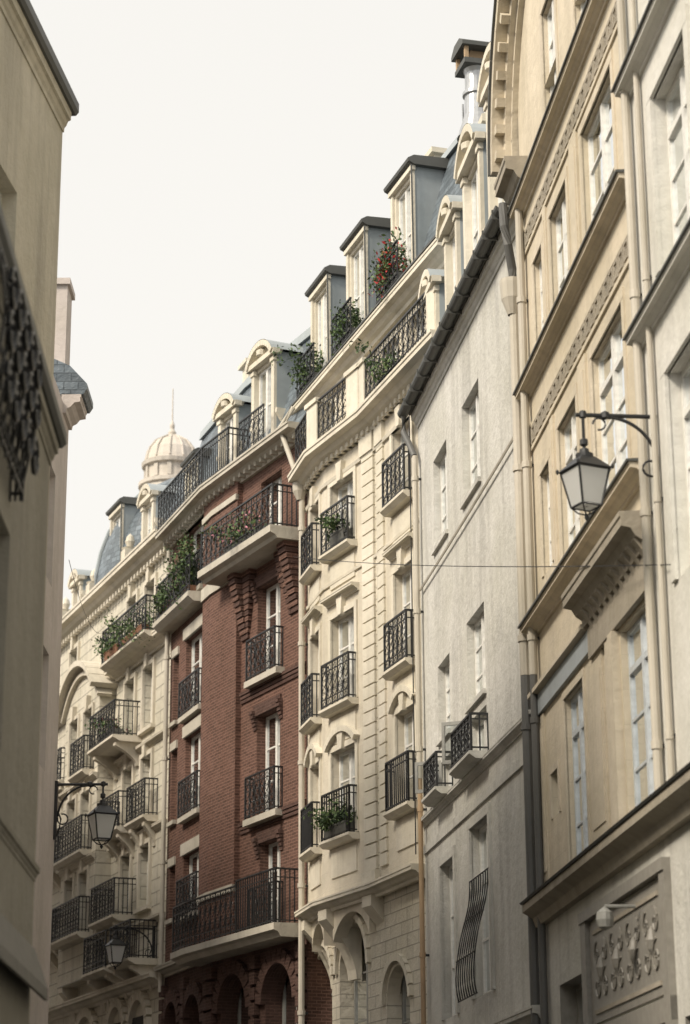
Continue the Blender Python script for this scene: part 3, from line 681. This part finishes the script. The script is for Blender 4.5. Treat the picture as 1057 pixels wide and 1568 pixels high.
c=segarch(5.0,8.8,15.7,.95);B['walls'].plate(BY,c,-.5,0,M);B['trim'].strip(BY,c,-.16,-.5,.32,T);B['trim'].strip(BY,[(p[0],p[1]-.25) for p in c],-.1,-.3,.12,T)
for s in (5.4,8.4): console(B['trim'],FA,s,.4,-.02,.46,7.9,.9,T)
B['trim'].sweep(plan(FA,.02,5.0),cprof(15.85,.3,.4),T);B['trim'].sweep(plan(FA,8.85,12),cprof(15.85,.3,.4),T)
for z in (13.4,11.1,8.8): B['trim'].sweep(plan(FA,.02,5.05),cprof(z,.16,.16),T);B['trim'].sweep(plan(FA,8.75,12),cprof(z,.16,.16),T)
for z in (13.2,11.0): B['trim'].sweep(plan(BY,5.1,8.7),cprof(z,.16,.16),T)
B['trim'].sweep(plan(FA,0,12),cprof(18.35,.45,.5),T)
s=.1
while s<12: B['trim'].box(FA,s,s+.12,.06,.2,18.25,18.38,T);s+=.3
def bal(F,a,b,z,d,h=.95,cons=True,st=.16):
    balconet(B,F,a,b,z,d,h,'ornate',slab=T,st=st)
    if cons:
        for s in (a+.2,b-.2): console(B['balconies'],F,s,.2,0,d*.9,z-st+.005,.6,T)
bal(FA,2.5,4.9,13.85,.75);bal(FA,.5,4.6,16.2,.55,cons=False)
bal(FA,2.8,4.4,11.5,.5);bal(FA,2.6,4.8,9.2,.6);bal(FA,.9,2.5,11.5,.35);bal(FA,.7,2.5,7.9,.7);bal(FA,2.9,5.0,7.9,.7)
bal(BY,5.5,6.9,13.5,.3,cons=False);bal(BY,5.5,8.3,11.3,.3,cons=False);bal(BY,5.5,8.3,9.1,.3,cons=False)
bal(FA,9.0,10.4,13.85,.5);bal(FA,9.0,10.4,11.5,.5);bal(FA,9.0,10.4,9.2,.5)
lo=[(1.2,2.6,3.0,6.6),(3.2,4.6,3.0,6.6),(6,7.8,3.0,6.6)]
for q in lo:
    B['base'].box(FA,q[0],q[1],.02,.05,q[2],q[3],'room')
    c=arch_curve(q[0],q[1],q[3]-.3,.7);B['base'].strip(FA,c,-.25,-.02,.15,T)
B['trim'].sweep(plan(FA,.02,12),cprof(7.2,.3,.4),T)
B['roof'].prism(FA,[(.05,18.8),(-.7,20.7),(-3,21.1),(-8,18.8)],0,4.6,'slate')
B['roof'].prism(FA,[(.0,18.8),(-1.0,19.5),(-3,19.7),(-8,18.8)],4.6,12,'zinc')
dc=FA.pt(6.4,-3.2,18.8)
prof=[(3.45,-.05),(3.42,.6),(3.3,1.25),(3.08,1.9),(2.72,2.55),(2.22,3.1),(1.65,3.45),(1.0,3.62),(.6,3.68)]
B['roof'].lathe(dc,prof,'slate',36)
for k in range(8):
    a=math.pi*2*k/8+.3
    B['roof'].tube([(dc[0]+(r+.03)*math.cos(a),dc[1]+(r+.03)*math.sin(a),dc[2]+z) for r,z in prof],.06,6,'zinc')
B['roof'].lathe(dc,[(1.0,3.58),(1.05,3.68),(.7,3.76),(0,3.82)],'zinc',16)
dormer(B,FA,5.2,6.4,18.9,21.1,-.12,-1.8,'flat',body=T);dormer(B,FA,1.8,2.9,18.9,20.4,-.05,-1.4,'arched',body=T);dormer(B,FA,9.4,10.4,18.9,20.1,-.1,-1.6,'arched',body=T)
for s in (4.2,7.9,11.2):
    B['roof'].box(FA,s,s+.4,-.3,.1,18.8,19.5,T);B['roof'].lathe(FA.pt(s+.2,-.1,19.5),[(.2,0),(.24,.06),(.08,.1),(.14,.25),(.1,.4),(0,.5)],T,10)
shell(B,FA,0,12,18.5,10,M)
B.done()
B=Bld('white_cupola_tower');k=B['cupola'];cc=(-6.6,80,26)
k.box(Fr(-6.6,80,1,0),-1.6,2.6,-1.6,3,0,26.6,'cupola_white')
k.lathe(cc,[(1.6,.6),(1.5,1.2),(1.25,1.9),(1.15,2.2),(1.25,2.25),(1.25,2.4),(.98,2.5),(.98,3.0),(1.12,3.05),(1.15,3.2),(1.02,3.25),(1.0,3.4),(.9,3.75),(.65,4.1),(.3,4.3),(.14,4.4),(.16,4.5),(.08,4.65),(.1,4.8),(.03,5.0),(.02,6.3),(0,6.35)],'cupola_white',24)
for i in range(12):
    a=math.pi*i/6
    k.tube([(cc[0]+r*math.cos(a),cc[1]+r*math.sin(a),cc[2]+z) for r,z in [(1.03,3.3),(.93,3.75),(.68,4.1),(.3,4.33)]],.04,5,'cupola_white')
    k.box(Fr(cc[0],cc[1],math.cos(a),math.sin(a)),.98,1.04,-.08,.08,28.5,29.0,'cupola_white')
B.done()
# ================================================================== LEFT SIDE BUILDINGS
B=Bld('low_rendered_house')
LA=Fr(-2.81,20,.0235,-1)
lo=((2.6,3.7,5.2,7.0),(6,7.2,5.2,7.0),(10,11.2,5.2,7))
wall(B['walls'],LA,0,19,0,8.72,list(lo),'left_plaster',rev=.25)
for q in lo: window(B,LA,*q,o=-.2)
shell(B,LA,0,19,8.7,7,'left_plaster')
B['roof'].prism(LA,[(.1,8.72),(.14,8.76),(.14,8.86),(-3.5,10.2),(-7,8.72)],-.12,19,'zinc_dark')
B['trim'].sweep(plan(LA,0,19),cprof(4.55,.12,.05),'left_plaster');B['trim'].sweep(plan(LA,0,19),cprof(8.5,.2,.08),'left_plaster')
B['awning'].prism(LA,[(.0,3.9),(.03,3.95),(.16,3.6),(.16,3.5),(.13,3.5),(.13,3.58),(.0,3.85)],0,8,'awning_cloth')
B.done()
B=Bld('iron_window_balcony')
rail(B['railing'],LA.pt(2.75,.1,0)[:2],LA.pt(4.9,.1,0)[:2],7.25,1.4,'ornate',bulge=.1)
for kx in range(5):
    c=2.95+.42*kx
    for zz in (7.55,7.95,8.3):
        B['railing'].tube([LA.pt(c+.18*(1-j/22)*math.cos(j/14*math.pi*3),.22,zz+.18*(1-j/22)*math.sin(j/14*math.pi*3)) for j in range(15)],.024,4)
for s_ in (2.75,4.9): rail(B['railing'],LA.pt(s_,0,0)[:2],LA.pt(s_,.1,0)[:2],7.25,1.4,'bars')
B.done()
B=Bld('tall_rendered_house')
LB=Fr(-3.93,28,-.113,-1)
lo=[(2.2,3.4,12.2,14.2),(2.2,3.4,9.0,11.0),(5.2,6.4,12.2,14.2)]
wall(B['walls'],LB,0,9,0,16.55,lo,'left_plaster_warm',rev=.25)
for q in lo: window(B,LB,*q,o=-.2)
shell(B,LB,0,9,16.5,7,'left_plaster_warm')
B['roof'].prism(LB,[(.16,16.5),(.2,16.55),(.2,16.68),(-3,18.4),(-7,16.5)],-.1,9,'zinc_dark')
B['trim'].sweep(plan(LB,0,9),cprof(16.2,.3,.12),'left_plaster_warm')
B.done()
B=Bld('pink_rendered_house')
LC=Fr(-5.02,38,0,-1)
lo=[(1.5,2.7,12,14),(1.5,2.7,8.8,10.8)]
wall(B['walls'],LC,0,11,0,15.6,lo,'pink_plaster',rev=.25)
for q in lo: window(B,LC,*q,o=-.2)
shell(B,LC,0,11,15.6,8,'pink_plaster')
B['roof'].prism(LC,[(.36,15.75),(.42,15.85),(.42,15.95),(.1,16.3),(-2.5,17.5),(-8,15.7)],-.1,.9,'slate')
B['roof'].prism(LC,[(-.1,15.55),(-.3,15.9),(-2.5,17.5),(-8,15.7)],.9,11,'slate')
B['trim'].sweep(plan(LC,-.02,.9),cprof(15.4,.35,.32),'pink_plaster')
B['chimney_wall'].box(LC,-.05,.6,-4,-.03,14,18.0,'pink_plaster');B['chimney_wall'].box(LC,-.12,.66,-4.05,.02,18.0,18.12,'pink_plaster')
B.done()
B=Bld('unseen_shade_block')  # unseen block beside the street, raised to darken the lower far end
LD=Fr(-16,75,6,-34)
wall(B['walls'],LD,0,34,0,18,[],'pink_plaster');shell(B,LD,0,34,18,8,'pink_plaster');B['roof'].box(LD,0,34,-8,.3,18,18.2,'zinc');B.done()
# ================================================================== LAMPS
def lantern(name,F,s,z,arm,sc=1.0,hang=.0):
    B=Bld(name);k=B['bracket'];P=lambda o,zz:F.pt(s,o,zz)
    k.box(F,s-.04,s+.04,0,.05,z-.95,z+.06,'iron')
    k.tube([P(.03,z),P(arm+.08,z)],.024,8)
    k.lathe(P(arm,z),[(.0,-.05),(.04,-.03),(.04,.04),(.0,.06)],'iron',8)
    k.lathe(P(arm*.72,z),[(.0,-.05),(.05,-.03),(.05,.03),(.0,.06)],'iron',8)
    pts=[];n=14
    for i in range(n+1):
        a=math.pi/2*i/n;pts.append(P(.06+(arm*.62)*(1-math.cos(a)),z-.6+.58*math.sin(a)))
    k.tube(pts,.02,6)
    k.tube([P(.06+.09+.09*math.cos(math.pi+t*.5),z-.6+.09*math.sin(math.pi+t*.5)) for t in range(0,11)],.014,5)
    k.tube([P(.05,z-.9),P(.1,z-.75),P(.12,z-.6),P(.06,z-.46)],.016,5)
    k.tube([P(arm*.8+.07*math.cos(t*.55),z-.1+.07*math.sin(t*.55)) for t in range(0,10)],.012,5)
    L=B['lantern'];c=P(arm,0);zc=z-.08*sc-hang
    G=Fr(c[0],c[1],math.cos(.45),math.sin(.45))
    L.tube([(c[0],c[1],z),(c[0],c[1],zc-.14*sc)],.018,6)
    L.lathe((c[0],c[1],zc-.04),[(.0,.06),(.045,.03),(.045,-.03),(.0,-.06)],'iron',10)
    L.lathe((c[0],c[1],zc-.2*sc),[(.0,.1*sc),(.05*sc,.08*sc),(.06*sc,.03*sc),(.1*sc,.02*sc),(.1*sc,-.03*sc),(.02,-.04*sc)],'iron',12)
    zt=zc-.37*sc;zb=zc-.79*sc;a=.195*sc;b_=.12*sc;tp=.085*sc
    def ring(h,zz): return [(-h,-h,zz),(h,-h,zz),(h,h,zz),(-h,h,zz)]
    def lo(p): return G.pt(*p)
    r0,r1,r2=ring(b_,zb),ring(a,zt),ring(tp,zc-.22*sc)
    re=ring(a*1.14,zt)
    for i in range(4):
        j=(i+1)%4
        L.fl(G,[re[i],re[j],r2[j],r2[i]],'iron')
        L.fl(G,[r0[i],r0[j],r1[j],r1[i]],'lamp_glass')
        L.tube([lo(r0[i]),lo(r1[i])],.014*sc,5);L.tube([lo(r0[i]),lo(r0[j])],.014*sc,5);L.tube([lo(r1[i]),lo(r1[j])],.02*sc,5)
        L.lathe(lo((re[i][0],re[i][1],zt)),[(0,-.02),(.018,0),(.018,.03),(0,.05)],'iron',6)
    L.fl(G,re,'iron');L.fl(G,[(x,y,zz+.003) for x,y,zz in re],'iron');L.fl(G,r0,'lamp_glass')
    for i in range(4):
        p=r0[i];L.tube([lo(p),lo((p[0]*.55,p[1]*.55,zb-.07*sc)),lo((0,0,zb-.1*sc))],.01*sc,5)
    L.lathe((c[0],c[1],zb-.12*sc),[(0,-.05*sc),(.02*sc,-.03*sc),(.03*sc,0),(.01*sc,.03*sc)],'iron',8)
    L.tube([(c[0],c[1],zb),(c[0],c[1],zb+.2*sc)],.02*sc,8)
    B.done()
lantern('street_lantern',BE,-8.15,10.02,.88,.98,.2)
lantern('street_lantern',Fr(-5.02,38,0,-1),0.15,8.85,.83,1.0,.08)
lantern('street_lantern',FA,.9,8.65,1.0,1.0)
# ================================================================== PLANTS
planter('window_planter',AT,2.3,3.4,.2,19.4,.8,1500,'flower_red',fp=.2,rz=.7,pm='planter_zinc')
planter('window_planter',AT,5.3,6.3,.2,19.4,.7,1100,rz=.55,pm='planter_zinc')
planter('window_planter',AT,8.0,9.0,.2,19.4,.7,1000,rz=.5,pm='planter_zinc')
planter('window_planter',CL,1.15,2.2,.12,8.95,.5,1000,pm='planter_zinc',rz=.3)
planter('window_planter',CL,1.2,1.9,.12,15.0,.35,520,pm='planter_zinc')
planter('window_planter',BL,1.3,2.4,.25,16.3,1.6,1800,rz=.8)
planter('window_planter',FA,.8,2.6,.45,16.2,.5,1000,drop=.1,rz=.4)
planter('window_planter',FA,3.0,4.2,.5,16.2,.5,600)
planter('window_planter',BR,1.2,3.2,.5,16.3,.6,900,'flower_pink',pm='planter_zinc',rz=.35)
planter('window_planter',BL,2.8,3.9,.3,16.3,.6,1000,rz=.5)
planter('window_planter',CR,.2,1.6,.15,17.4,.5,500,pm='planter_zinc',rz=.3)
planter('window_planter',FA,3.0,4.4,.5,13.9,.4,500,'flower_pink',rz=.25,pm='planter_zinc')
mb=MB()
for a,b in DM:
    rail(mb,AT.pt(a,.33,0)[:2],AT.pt(b,.33,0)[:2],19.38,.9,'ornate')
rail(mb,BR.pt(1.6,.35,0)[:2],BR.pt(3.0,.35,0)[:2],18.66,.95)
mb.obj('dormer_guard_rail')
# ================================================================== CABLES
mb=MB()
def cable(a,b,sag,r=.007,n=20,mat='iron'):
    mb.tube([(a[0]+(b[0]-a[0])*i/n,a[1]+(b[1]-a[1])*i/n,a[2]+(b[2]-a[2])*i/n-sag*4*(i/n)*(1-i/n)) for i in range(n+1)],r,4,mat)
cable(BE.pt(-8.6,.1,8.2),BR.pt(.3,.2,15.6),.1)
cable(WH.pt(.4,.06,12.95),WH.pt(8.95,.06,12.85),.03,.022,mat='pipe_cream')
cable(LC.pt(.1,.1,12.9),FA.pt(6,.2,17.5),.4)
cable(CR.pt(.2,.1,17.0),CR.pt(.2,.1,8),.0,.012)
mb.obj('overhead_cable')
# ================================================================== GROUND
g=MB();g.fl(W0,[(-300,-300,-.02),(300,-300,-.02),(300,400,-.02),(-300,400,-.02)],'soil_ground');g.obj('ground')
g=MB()
ctr=[(1.3,-30),(1.0,0),(.4,20),(-.3,31),(-2,42),(-4,50),(-6.6,58),(-11,72),(-18,90)]
def ribbon(mb,w0,w1,z,mat):
    for i in range(len(ctr)-1):
        a,b=ctr[i],ctr[i+1]
        mb.fl(W0,[(a[0]+w0,a[1],z),(a[0]+w1,a[1],z),(b[0]+w1,b[1],z),(b[0]+w0,b[1],z)],mat)
ribbon(g,-5,5,-.008,'asphalt');g.obj('road')
for sgn in (-1,1):
    g=MB();a,b=(1.9,5.5) if sgn>0 else (-5.5,-1.9);ribbon(g,a,b,.12,'paving_stone')
    e=1.9*sgn
    for i in range(len(ctr)-1):
        p,q=ctr[i],ctr[i+1];g.fl(W0,[(p[0]+e,p[1],-.008),(q[0]+e,q[1],-.008),(q[0]+e,q[1],.12),(p[0]+e,p[1],.12)],'paving_stone')
    g.obj('pavement')
# ================================================================== LIGHT
SE,AZ=math.radians(42),math.radians(232)
wd=bpy.data.worlds.new('World');scene.world=wd;wd.use_nodes=True;nt=wd.node_tree
bg=nt.nodes['Background'];sk=nt.nodes.new('ShaderNodeTexSky');sk.sky_type='NISHITA';sk.sun_disc=False
sk.sun_elevation=SE;sk.sun_rotation=AZ;sk.air_density=1.6;sk.dust_density=5;sk.ozone_density=1
hs=nt.nodes.new('ShaderNodeHueSaturation');hs.inputs['Saturation'].default_value=.22
nt.links.new(sk.outputs[0],hs.inputs['Color'])
mx=nt.nodes.new('ShaderNodeMix');mx.data_type='RGBA';mx.inputs[0].default_value=.6;mx.inputs[7].default_value=(9.1,8.75,8.1,1)
nt.links.new(hs.outputs[0],mx.inputs[6]);nt.links.new(mx.outputs[2],bg.inputs[0]);bg.inputs[1].default_value=.144
sd=bpy.data.lights.new('sun','SUN');sd.energy=4.2;sd.angle=math.radians(14);sd.color=(1,.89,.73)
so=bpy.data.objects.new('sun',sd);scene.collection.objects.link(so)
dirv=Vector((math.sin(AZ)*math.cos(SE),math.cos(AZ)*math.cos(SE),math.sin(SE)))
so.rotation_euler=dirv.to_track_quat('Z','Y').to_euler();so.location=(0,0,60)
# ================================================================== CAMERA
cd=bpy.data.cameras.new('camera');co=bpy.data.objects.new('camera',cd);scene.collection.objects.link(co);scene.camera=co
th=math.radians(17.8);rho=.0055
Fv=Vector((0,math.cos(th),math.sin(th)));U=Vector((0,-math.sin(th),math.cos(th)));X=Vector((1,0,0))
cx=X*math.cos(rho)-U*math.sin(rho);cy=X*math.sin(rho)+U*math.cos(rho);cz=-Fv
co.matrix_world=Matrix(((cx.x,cy.x,cz.x,0),(cx.y,cy.y,cz.y,0),(cx.z,cy.z,cz.z,1.6),(0,0,0,1)))
cd.sensor_fit='VERTICAL';cd.sensor_height=36;cd.lens=78.06;cd.clip_end=2000
cd.dof.use_dof=True;cd.dof.focus_distance=38;cd.dof.aperture_fstop=1.5
scene.view_settings.view_transform='Standard';scene.view_settings.look='None';scene.view_settings.exposure=0
